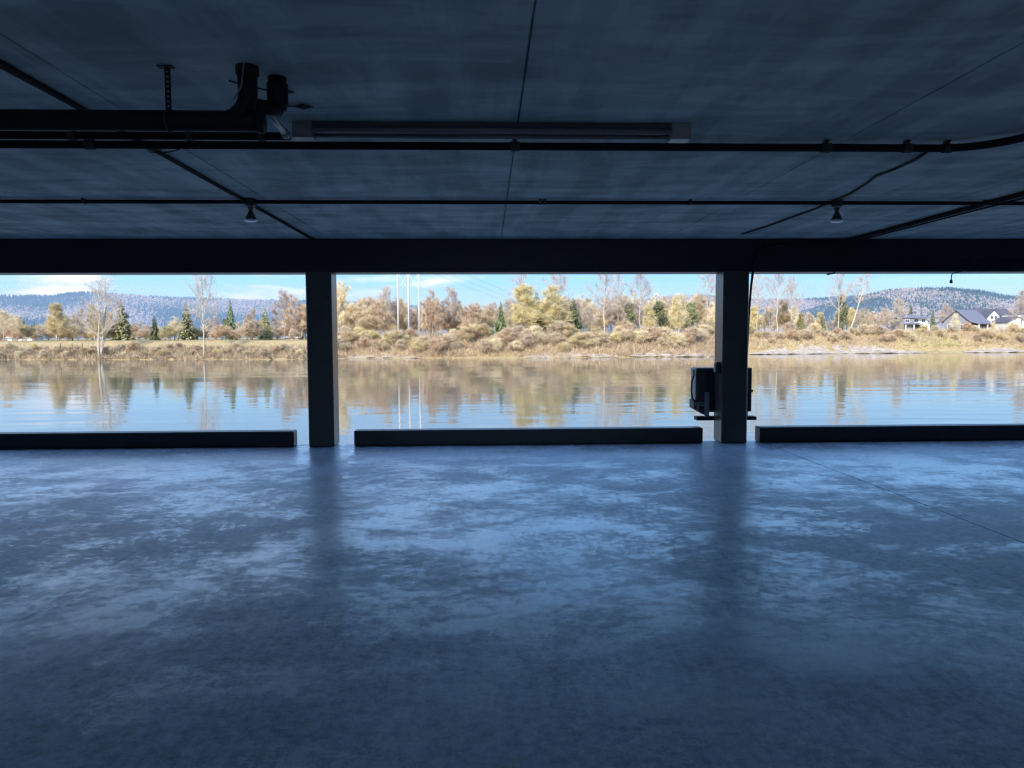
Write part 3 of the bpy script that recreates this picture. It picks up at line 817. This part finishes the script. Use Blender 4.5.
fill(56, 505, 724, 294, 310, 34, 75, ['bare', 'bare', 'willow', 'grey'], 'leafless tree in the tan wood between the lone fir and the right column', 'tan wood trees')
fill(34, 742, 905, 306, 324, 30, 65, ['bare', 'bare', 'grey', 'willow'], 'low leafless tree in the wood between the right column and the houses', 'trees left of the houses')
def shrubs(n, px0, px1, h0, h1, t0, t1, label, group):
    for i in range(n):
        px = px0 + (px1 - px0) * (i + vrnd.random()) / n
        tb = vrnd.uniform(t0, t1); X = dist_x(px); 
        for _ in range(4):
            Y = ys(X) + tb; X = on_y(px, 340, Y).x
        Y = ys(X) + tb
        i_ = cnt.get('shrub', 0); cnt['shrub'] = i_ + 1
        wood, tw, H, protos = KIND[vrnd.choice(['shrub', 'shrub', 'redshrub', 'goldshrub'])]; wm, tm = protos[i_ % 2]
        o = thing('shrub', label, 'shrub', (X, Y, land(X, Y) - .1), vrnd.uniform(0, 6.28), group)
        sc = vrnd.uniform(h0, h1) / H; o.scale = (sc * 1.5, sc * 1.5, sc)
        link(wood, wm, o); link(tw, tm, o)
shrubs(36, -5, 306, 1.2, 2.6, 1, 8, 'leafless shrub on the lower slope of the left bank', 'left bank shrubs')
shrubs(40, -20, 308, 2.5, 5.5, 19, 60, 'leafless shrub behind the levee left of the left column', 'shrubs behind the left levee')
shrubs(80, 335, 722, 2.2, 4.6, 3, 16, 'leafless shrub on the bank between the two columns', 'middle bank shrubs')
shrubs(40, 750, 1030, 1.6, 3.6, 6, 14, 'leafless shrub on the bank right of the right column', 'right bank shrubs')

def brush(name, px0, px1, n, t0, t1, h0, h1, mats, label, seed, wd=.10):
    r = random.Random(seed); b = MB(); xa, xb = dist_x(px0), dist_x(px1)
    clump = [(r.uniform(xa, xb), r.uniform(t0, t1), r.uniform(.6, 2.2), r.randrange(len(mats)), r.uniform(.5, 1.2)) for _ in range(n // 26)]
    for i in range(n):
        cx_, ct, cr, mi, hs = r.choice(clump)
        X = cx_ + r.gauss(0, cr); tt = ct + r.gauss(0, cr * .5)
        if tt < .15: continue
        Y = ys(X) + tt; b.mi = mi if r.random() < .75 else r.randrange(len(mats))
        p = Vector((X, Y, land(X, Y) - .1)); d = (Vector((0, 0, 1)) + rdir(r) * 1.3).normalized(); d.z = abs(d.z)
        blade(b, r, p, d, r.uniform(h0, h1) * hs, wd)
    tag(b.build(name, [M[k] for k in mats]), label, None, None, 'stuff'); 
    bpy.data.objects
brush('bank_brush', -30, 312, 40000, .2, 8.0, .8, 2.0, ['b_tan', 't_tan', 't_brown', 't_brown', 'b_tan', 'darkbark'], 'dry brush tangled along the left bank above the waterline', 201)
brush('bank_brush', 330, 728, 50000, 1.2, 17, 1.2, 3.0, ['b_tan', 't_red', 't_orange', 'b_tan', 't_brown', 't_brown'], 'dry russet brush covering the bank between the columns', 202)
brush('bank_brush', 740, 1050, 34000, 4.5, 15, .8, 2.4, ['b_tan', 't_red', 't_tan', 't_yellow', 't_brown'], 'dry tan brush covering the bank right of the right column', 203)

# driftwood, pilings
r = random.Random(9)
for i in range(16):
    px = [350, 372, 384, 560, 578, 596, 640, 655, 668, 682, 700, 775, 800, 858, 880, 905][i]
    X = dist_x(px); Y = ys(X) + r.uniform(1.0, 3.0); a = r.uniform(-.5, .5); L = r.uniform(1.5, 3.2)
    m = MB(); d = Vector((math.cos(a), math.sin(a), 0)) * L * .5
    m.tube([-d, Vector((0, .05, .05)), d], [.2, .17, .1], 8); m.tube([d * .4, d * .5 + Vector((.1, -.2, .35))], [.07, .03], 6)
    zone = ('between the left column and the power poles', 'on the middle gravel bar', 'just left of the right column', 'on the right-hand beach')[0 if px < 400 else 1 if px < 620 else 2 if px < 720 else 3]
    tag(m.build('driftwood_log', M['log'], None, True, (X, Y, land(X, Y) + .22)), 'pale driftwood log at the waterline ' + zone, 'log', 'driftwood ' + zone)
for i, px in enumerate((49.5, 61.5, 72, 83)):
    X = dist_x(px); Y = ys(X) + 5.2
    m = MB(); m.tube([(0, 0, -.5), (.03, 0, 2.6)], [.13, .11], 8)
    tag(m.build('mooring_post', M['darkbark'], None, True, (X, Y, land(X, Y))), ('first', 'second', 'third', 'fourth')[i] + ' from the left of four dark posts on the left bank', 'post', 'posts on the left bank')

# ------------------------------------------------------------------ transmission structure
Yt = ys(dist_x(409)) + 18
pb = on_y(409, 333, Yt)
zg = land(pb.x, Yt)
t = thing('power_pylon', 'white three-pole power pylon with cross braces behind the russet trees', 'pylon', (pb.x, Yt, zg))
sp = on_y(419.5, 333, Yt).x - pb.x
Hp = 27.0
for k in (-1, 0, 1):
    m = MB(); m.tube([(k * sp, 0, 0), (k * sp - .25 * k * 0, 0, Hp)], [.30, .22], 10); m.build('pole', M['polewhite'], t, True)
m = MB(); m.box(-sp - 3, sp + 3, -.15, .15, Hp - 1.6, Hp - 1.2); m.build('crossarm', M['polewhite'], t)
for k in (-1, 0):
    for s_ in (0, 1):
        m = MB(); z0_, z1_ = 14.0, 18.5
        m.tube([(k * sp, (s_ - .5) * .5, z0_ if s_ else z1_), ((k + 1) * sp, (s_ - .5) * .5, z1_ if s_ else z0_)], .07, 6); m.build('cross_brace', M['polewhite'], t)
for k in (-1, 0, 1):
    m = MB(); m.lathe([(.08, 0), (.14, .3), (.08, .5), (.14, .8), (.08, 1.2), (.14, 1.5), (.05, 1.8)], (k * (sp + 2.2), 0, Hp - 3.4), 10); m.build('insulator', M['insul'], t, True)
for k, lb in ((-1, 'leftmost overhead wire hanging from the white pylon'), (0, 'middle overhead wire hanging from the white pylon'), (1, 'rightmost overhead wire hanging from the white pylon')):
    a = Vector((pb.x + k * (sp + 2.2), Yt, zg + Hp - 3.4)); b = a + Vector((210, 620, 0))
    m = MB(); m.tube([a.lerp(b, i / 16) + Vector((0, 0, -14 * 4 * (i / 16) * (1 - i / 16))) - a for i in range(17)], .03, 5)
    tag(m.build('power_line', M['wire'], None, True, a), lb, 'wire', 'overhead wires')

# ------------------------------------------------------------------ houses
def hpos(px, tb):
    X = dist_x(px)
    for _ in range(4):
        Y = ys(X) + tb; X = on_y(px, 335, Y).x
    return X, ys(X) + tb, land(X, ys(X) + tb)
def gable(mb, x0, x1, y0, y1, ze, zr, axis='y', over=.5, th=.25):
    # a pitched roof: two slabs
    if axis == 'y':
        c = (x0 + x1) / 2
        for xe_ in (x0, x1):
            s_ = -1 if xe_ == x0 else 1; sl = (zr - ze) / (abs(xe_ - c)); xo = xe_ + s_ * over; zo = ze - sl * over
            mb.prism([(xo, zo), (c, zr), (c, zr + th), (xo, zo + th)] if s_ < 0 else [(c, zr), (xo, zo), (xo, zo + th), (c, zr + th)], y0 - over, y1 + over)
    else:
        c = (y0 + y1) / 2
        for ye_ in (y0, y1):
            s_ = -1 if ye_ == y0 else 1; sl = (zr - ze) / abs(ye_ - c); yo_ = ye_ + s_ * over; zo = ze - sl * over
            n = len(mb.v)
            mb.v += [(x0 - over, yo_, zo), (x1 + over, yo_, zo), (x1 + over, c, zr), (x0 - over, c, zr), (x0 - over, yo_, zo + th), (x1 + over, yo_, zo + th), (x1 + over, c, zr + th), (x0 - over, c, zr + th)]
            for q_ in ((0, 3, 2, 1), (4, 5, 6, 7), (0, 1, 5, 4), (1, 2, 6, 5), (2, 3, 7, 6), (3, 0, 4, 7)): mb.face(tuple(n + i for i in q_))
def gwall(mb, x0, x1, y0, y1, ze, zr, z0=-1.5):
    mb.prism([(x0, z0), (x1, z0), (x1, ze), ((x0 + x1) / 2, zr), (x0, ze)], y0, y1)
def window(t, x0, x1, z0, z1, y, frame='htrim', name='window'):
    m = MB(); b = .12
    m.box(x0 - b, x1 + b, y - .06, y, z1, z1 + b); m.box(x0 - b, x1 + b, y - .06, y, z0 - b, z0)
    m.box(x0 - b, x0, y - .06, y, z0, z1); m.box(x1, x1 + b, y - .06, y, z0, z1); c = (x0 + x1) / 2; m.box(c - .05, c + .05, y - .05, y, z0, z1)
    o_ = m.build(name, M[frame], t)
    m = MB(); m.box(x0, x1, y - .03, y, z0, z1); m.build('pane', M['hglass'], o_)

PXM = lambda tb, px: (ys(dist_x(px)) + tb) / FPX     # metres per pixel there
# grey boxy house
X, Y, z = hpos(917, 42); s_ = PXM(42, 917)
t = thing('house', 'boxy two-storey grey and white house, leftmost of the houses on the right bank', 'house', (X, Y, z))
m = MB(); m.box(-14 * s_, -1.5 * s_, 1.0, 9, -1.5, 13.5 * s_); m.build('wall', M['hgrey'], t)
m = MB(); m.box(-4 * s_, 14 * s_, 2.2, 10, -1.5, 14 * s_); m.box(5.5 * s_, 13.5 * s_, .2, 2.2, -1.5, 7.5 * s_); m.build('wall', M['hwhite'], t)
m = MB()
def hip(mb, x0, x1, y0, y1, z0, z1, ins):
    n = len(mb.v); mb.v += [(x0, y0, z0), (x1, y0, z0), (x1, y1, z0), (x0, y1, z0), (x0 + ins, (y0 + y1) / 2, z1), (x1 - ins, (y0 + y1) / 2, z1)]
    for q_ in ((0, 1, 5, 4), (1, 2, 5), (2, 3, 4, 5), (3, 0, 4), (3, 2, 1, 0)): mb.face(tuple(n + i for i in q_))
hip(m, -15.5 * s_, 15.5 * s_, .4, 10.6, 13.6 * s_, 17.5 * s_, 4.2); m.build('roof', M['hroof'], t)
m = MB(); hip(m, -15 * s_, 5 * s_, -1.0, 3, 7.0 * s_, 8.6 * s_, 1.0); m.build('porch_roof', M['hroof'], t)
m = MB(); m.box(-3 * s_, 3.8 * s_, .8, 1.0, -.4, 6.6 * s_); m.build('garage_door', M['hdark'], t)
for px in (-13, -4.5, 4.6):
    m = MB(); m.box(px * s_ - .15, px * s_ + .15, -.8, -.5, -1.5, 7.2 * s_); m.build('porch_post', M['htrim'], t)
window(t, .5 * s_, 4 * s_, 9 * s_, 12.3 * s_, 2.2); window(t, 8 * s_, 11.5 * s_, 9 * s_, 12.3 * s_, 2.2); window(t, -11 * s_, -7 * s_, 9.2 * s_, 12 * s_, 1.0)
window(t, 7.5 * s_, 11 * s_, 2.0 * s_, 5.5 * s_, .2)
# large grey gabled house with porch: turned so its gable looks left of the camera
X, Y, z = hpos(957, 40); s_ = PXM(40, 957)
t = thing('house', 'large grey gabled house with wide shingle roof and dark porch, right bank', 'house', (X, Y, z), -.95)
Wd = 26 * s_
m = MB(); gwall(m, -13 * s_, 12 * s_, 0, 16, 10 * s_, 21 * s_); m.build('wall', M['hgrey'], t)
m = MB(); gable(m, -13 * s_, 12 * s_, -.3, 16, 10 * s_, 21 * s_, 'y', .7, .3); m.build('roof', M['hroof'], t)
m = MB(); m.box(12 * s_, 15 * s_, .6, 15, -1.5, 7.6 * s_); m.build('porch_shade_box', M['hdark'], t)  # dark box standing in for the shade of the open porch
m = MB(); n = len(m.v); m.v += [(11.5 * s_, -.5, 9.2 * s_), (21 * s_, -.5, 6.6 * s_), (21 * s_, 16, 6.6 * s_), (11.5 * s_, 16, 9.2 * s_), (11.5 * s_, -.5, 10.2 * s_), (21 * s_, -.5, 7.4 * s_), (21 * s_, 16, 7.4 * s_), (11.5 * s_, 16, 10.2 * s_)]
for q_ in ((0, 3, 2, 1), (4, 5, 6, 7), (0, 1, 5, 4), (1, 2, 6, 5), (2, 3, 7, 6), (3, 0, 4, 7)): m.face(q_)
m.build('porch_roof', M['hroof'], t)
for yy in (0, 7.5, 15):
    m = MB(); m.box(20 * s_ - .2, 20 * s_ + .2, yy, yy + .4, -1.5, 6.7 * s_); m.build('porch_post', M['htrim'], t)
m = MB(); m.box(20 * s_ - .05, 20 * s_ + .05, .4, 15, 1.6 * s_, 2.0 * s_)
for k in range(20): m.box(20 * s_ - .04, 20 * s_ + .04, .5 + k * .75, .57 + k * .75, -1.0, 1.8 * s_)
m.build('railing', M['htrim'], t)
window(t, -9 * s_, -6 * s_, 2 * s_, 6 * s_, 0); window(t, 3 * s_, 8 * s_, 1.5 * s_, 6 * s_, 0)
# white house with steep gable
X, Y, z = hpos(993, 44); s_ = PXM(44, 993)
t = thing('house', 'white house with steep front gable and dark roof, right bank', 'house', (X, Y, z))
m = MB(); gwall(m, -6 * s_, 6 * s_, 0, 8, 15 * s_, 21 * s_); m.build('gable_wall', M['hwhite'], t)
m = MB(); m.box(-13 * s_, -6 * s_, .6, 10, -1.5, 8 * s_); m.build('side_wall', M['hwhite'], t)
m = MB(); m.box(6 * s_, 18 * s_, 1.6, 11, -1.5, 12 * s_); m.build('wing_wall', M['hbeige'], t)
m = MB(); gable(m, -6 * s_, 6 * s_, 0, 9, 15 * s_, 21 * s_, 'y', .4, .25); m.build('gable_roof', M['hroofd'], t)
m = MB(); gable(m, -15 * s_, 26 * s_, 1.5, 13, 12 * s_, 22.5 * s_, 'x', .5, .3); m.build('main_roof', M['hroofd'], t)
m = MB(); m.box(-14.5 * s_, -5.8 * s_, -.4, 3, 7.6 * s_, 8.3 * s_); m.build('side_roof', M['hroof'], t)
for x0, x1, z0, z1, y in ((-3, -.4, 12, 15.2, 0), (1.2, 4, 12, 15.2, 0), (-4.4, 3.4, 4.3, 7, 0), (-11.5, -8, 4.2, 7.2, .6), (8, 10.5, 7, 10, 1.6), (12.5, 15, 7, 10, 1.6)):
    window(t, x0 * s_, x1 * s_, z0 * s_, z1 * s_, y)
m = MB(); m.box(7.5 * s_, 14 * s_, 1.4, 1.6, -.2, 4.5 * s_); m.build('door', M['hdark'], t)
# white house at the edge
X, Y, z = hpos(1017, 34); s_ = PXM(34, 1017)
t = thing('house', 'white house with low front gable at the right edge of the photo', 'house', (X, Y, z))
m = MB(); gwall(m, -9 * s_, 9 * s_, 0, 9, 9 * s_, 14 * s_); m.build('wall', M['hwhite'], t)
m = MB(); m.box(1.5 * s_, 14 * s_, .8, 9, -1.5, 17 * s_); m.build('upper_wall', M['hwhite'], t)
m = MB(); gable(m, -9 * s_, 9 * s_, 0, 9, 9 * s_, 14 * s_, 'y', .4, .25); m.build('roof', M['hroofd'], t)
m = MB(); hip(m, .5 * s_, 15 * s_, .2, 9.6, 17 * s_, 20 * s_, 2.0); m.build('upper_roof', M['hroofd'], t)
m = MB(); m.box(-6.5 * s_, -1.5 * s_, -.15, .0, 1 * s_, 7.5 * s_); m.build('garage_door', M['hgrey'], t)
window(t, 3 * s_, 6 * s_, 11 * s_, 14.5 * s_, .8)
# low white shed at far left and pale roof by the left column
X, Y, z = hpos(20, 42); s_ = PXM(42, 20)
t = thing('shed', 'low white shed with pale roof behind the levee at far left', 'shed', (X, Y, z))
m = MB(); m.box(-12 * s_, 11 * s_, 0, 6, -1, 3.0 * s_); m.build('wall', M['hwhite'], t)
m = MB(); gable(m, -12 * s_, 11 * s_, 0, 6, 2.8 * s_, 5.2 * s_, 'x', .4, .2); m.build('roof', M['lightroof'], t)
m = MB(); m.box(-8 * s_, -5 * s_, -.05, .0, 0, 2.2 * s_); m.build('door', M['hgrey'], t)
X, Y, z = hpos(293, 30); s_ = PXM(30, 293)
t = thing('shed', 'low building with pale flat roof just left of the left column', 'shed', (X, Y, z))
m = MB(); m.box(-7 * s_, 6 * s_, 0, 5, -1, 2.0 * s_); m.build('wall', M['hbeige'], t)
m = MB(); gable(m, -7 * s_, 6 * s_, 0, 5, 1.9 * s_, 3.0 * s_, 'x', .4, .2); m.build('roof', M['lightroof'], t)

# ------------------------------------------------------------------ distant hills
def hill(name, prof, R0, R1, label, seed, nconif, nalder):
    r = random.Random(seed)
    az = []
    h = MB(); px0, px1 = prof[0][0], prof[-1][0]; n = 110; K = 9
    def point(px, k):
        y = lerp_list(prof, px); d = ray(px, y); hz = math.hypot(d.x, d.y)
        Rr = R0 + (R1 - R0) * k if k <= 1 else R1 + (R1 - R0) * (k - 1)
        zt = CAM.z + d.z / hz * R1
        e = k ** 1.25 if k <= 1 else 1 - (k - 1)
        z = 2 + (zt - 2) * max(0, e)
        z += 8 * math.sin(px * .06 + k * 7) * (k * (1 - k) if k < 1 else 0) + 6 * math.sin(px * .171 + k * 3) * (k * (1 - k) if k < 1 else 0)
        return Vector((d.x / hz * Rr, d.y / hz * Rr, z))
    for i in range(n + 1):
        px = px0 + (px1 - px0) * i / n
        for j in range(K + 1): h.v.append(tuple(point(px, j / (K - 2))))
    for i in range(n):
        for j in range(K):
            a = i * (K + 1) + j; h.face((a, a + K + 1, a + K + 2, a + 1))
    struct(name, h, M['hill'], True, label)
    b = MB(); mats = [M['farfir'], M['faralder']]
    def patch(px, k): return math.sin(px * .045 + seed) + math.sin(k * 9 + px * .02 + seed * 2) + math.sin(px * .013 - k * 5)
    c = 0
    total = nconif + nalder
    while c < total:
        px = r.uniform(px0, px1); k = r.random() ** .8 if r.random() < .8 else r.uniform(.95, 1.0)
        conif = patch(px, k) + r.uniform(-1, 1) > ((.55 if seed > 31 else -.2) if k < .93 else -.8)
        c += 1
        p = point(px, k); H = r.uniform(.6, 1.25) * (R1 / 3000 * 11 if conif else R1 / 3000 * 7.5)
        n_ = len(b.v)
        if conif:
            b.mi = 0; w_ = H * .24
            b.v += [tuple(p + Vector((w_ * math.cos(a), w_ * math.sin(a), -2))) for a in (0, 1.26, 2.51, 3.77, 5.03)] + [tuple(p + Vector((0, 0, H)))]
            for q_ in range(5): b.face((n_ + q_, n_ + (q_ + 1) % 5, n_ + 5))
        else:
            b.mi = 1; w_ = H * .5; zc_ = H * .45
            b.v += [tuple(p + Vector((w_ * math.cos(a), w_ * math.sin(a), zc_ + r.uniform(-.1, .1) * H))) for a in (0, 1.26, 2.51, 3.77, 5.03)] + [tuple(p + Vector((0, 0, H))), tuple(p + Vector((0, 0, -1)))]
            for q_ in range(5):
                b.face((n_ + q_, n_ + (q_ + 1) % 5, n_ + 5)); b.face((n_ + (q_ + 1) % 5, n_ + q_, n_ + 6))
    tag(b.build('hillside_forest', mats), 'mixed forest covering the ' + label.split(' ', 1)[1] if False else 'forest on the ' + label, None, None, 'stuff')
hill('hill', [(-400, 306), (-160, 300), (0, 297.5), (55, 297), (70, 294), (95, 293.5), (130, 296), (175, 299), (235, 300.5), (300, 302), (380, 304), (440, 309), (520, 313), (620, 318)], 2300, 4300, 'long blue ridge across the left and middle openings', 31, 12000, 14500)
hill('hill', [(600, 312), (635, 304), (650, 299), (680, 296), (715, 297.5), (760, 301), (800, 301), (835, 298.5), (870, 297)], 1900, 3600, 'rounded wooded hill behind the right column', 32, 4000, 6000)
hill('hill', [(800, 313), (830, 305), (855, 300), (872, 294.5), (890, 290.5), (915, 289.5), (950, 289.5), (980, 292), (1005, 297), (1030, 300), (1090, 306), (1180, 311), (1350, 314), (1500, 318)], 1500, 2700, 'wooded hill behind the houses at right', 33, 7500, 11500)

# bluish air lying over the valley between the trees and the hills
hz = MB(); K = 24
for i in range(K + 1):
    a = math.radians(-52 + 104 * i / K)
    for Rr, z in ((480, .0), (480, 12), (4600, .0), (4600, 325)):
        hz.v.append((Rr * math.sin(a), Rr * math.cos(a), z))
for i in range(K):
    a = i * 4; b = a + 4
    hz.face((a, b, b + 1, a + 1)); hz.face((a + 2, a + 3, b + 3, b + 2)); hz.face((a + 1, b + 1, b + 3, a + 3)); hz.face((a, a + 2, b + 2, b))
hz.face((0, 1, 3, 2)); hz.face((K * 4, K * 4 + 2, K * 4 + 3, K * 4 + 1))
hm = bpy.data.materials.new('valley_haze'); hm.use_nodes = True
hn = hm.node_tree; hn.nodes.remove(hn.nodes['Principled BSDF'])
vs = hn.nodes.new('ShaderNodeVolumeScatter'); vs.inputs['Color'].default_value = (.42, .62, 1.0, 1); vs.inputs['Density'].default_value = .00027
hn.links.new(vs.outputs[0], hn.nodes['Material Output'].inputs['Volume'])
tag(hz.build('haze', hm), 'bluish haze lying over the valley in front of the hills', None, None, 'stuff')

# ------------------------------------------------------------------ light and sky
sun = bpy.data.lights.new('sun', 'SUN'); sun.energy = 4.9; sun.angle = .009; sun.color = (1.0, .94, .84)
so = bpy.data.objects.new('sun', sun); COL.objects.link(so)
sd = Vector((.42, .80, -.52)).normalized()          # direction the light travels
so.rotation_euler = sd.to_track_quat('-Z', 'Y').to_euler()

W = bpy.data.worlds.new('sky'); S.world = W; W.use_nodes = True
nt = W.node_tree; bg = nt.nodes['Background']
tc = N(nt, 'ShaderNodeTexCoord'); sx = N(nt, 'ShaderNodeSeparateXYZ'); nt.links.new(tc.outputs['Generated'], sx.inputs[0])
skyc = ramp(nt, sx.outputs[2], [(0.0, (.53, .73, .90)), (.06, (.33, .60, .88)), (.15, (.235, .49, .88)), (.5, (.20, .42, .85)), (1.0, (.16, .32, .72))])
mp = N(nt, 'ShaderNodeMapping'); mp.inputs['Scale'].default_value = (1.0, 1.0, 4.5); mp.inputs['Location'].default_value = (.35, .1, .2)
nt.links.new(tc.outputs['Generated'], mp.inputs[0])
cn = noise(nt, mp.outputs[0], 5.5, 6, .58, .25)
left = N(nt, 'ShaderNodeMapRange'); nt.links.new(sx.outputs[0], left.inputs[0])
for i, v in ((1, -.05), (2, .12), (3, .01), (4, -.16)): left.inputs[i].default_value = v
cf = math_n(nt, 'ADD', cn, left.outputs[0])
cmask = ramp(nt, cf, [(.50, (0, 0, 0)), (.66, (1, 1, 1))])
ccol = ramp(nt, cn, [(.45, (.58, .64, .86)), (.74, (.98, .97, .97))])
nt.links.new(mix(nt, cmask, skyc, ccol), bg.inputs[0])
bg.inputs[1].default_value = 1.35

S.view_settings.view_transform = 'Standard'
S.view_settings.look = 'None'
S.view_settings.exposure = 0.12
S.view_settings.gamma = 1.0
S.view_settings.use_curve_mapping = False
S.cycles.use_denoising = True
S.cycles.pixel_filter_type = 'BLACKMAN_HARRIS'
S.cycles.filter_width = 1.25
S.cycles.max_bounces = 10
S.cycles.diffuse_bounces = 5
S.cycles.sample_clamp_indirect = 8
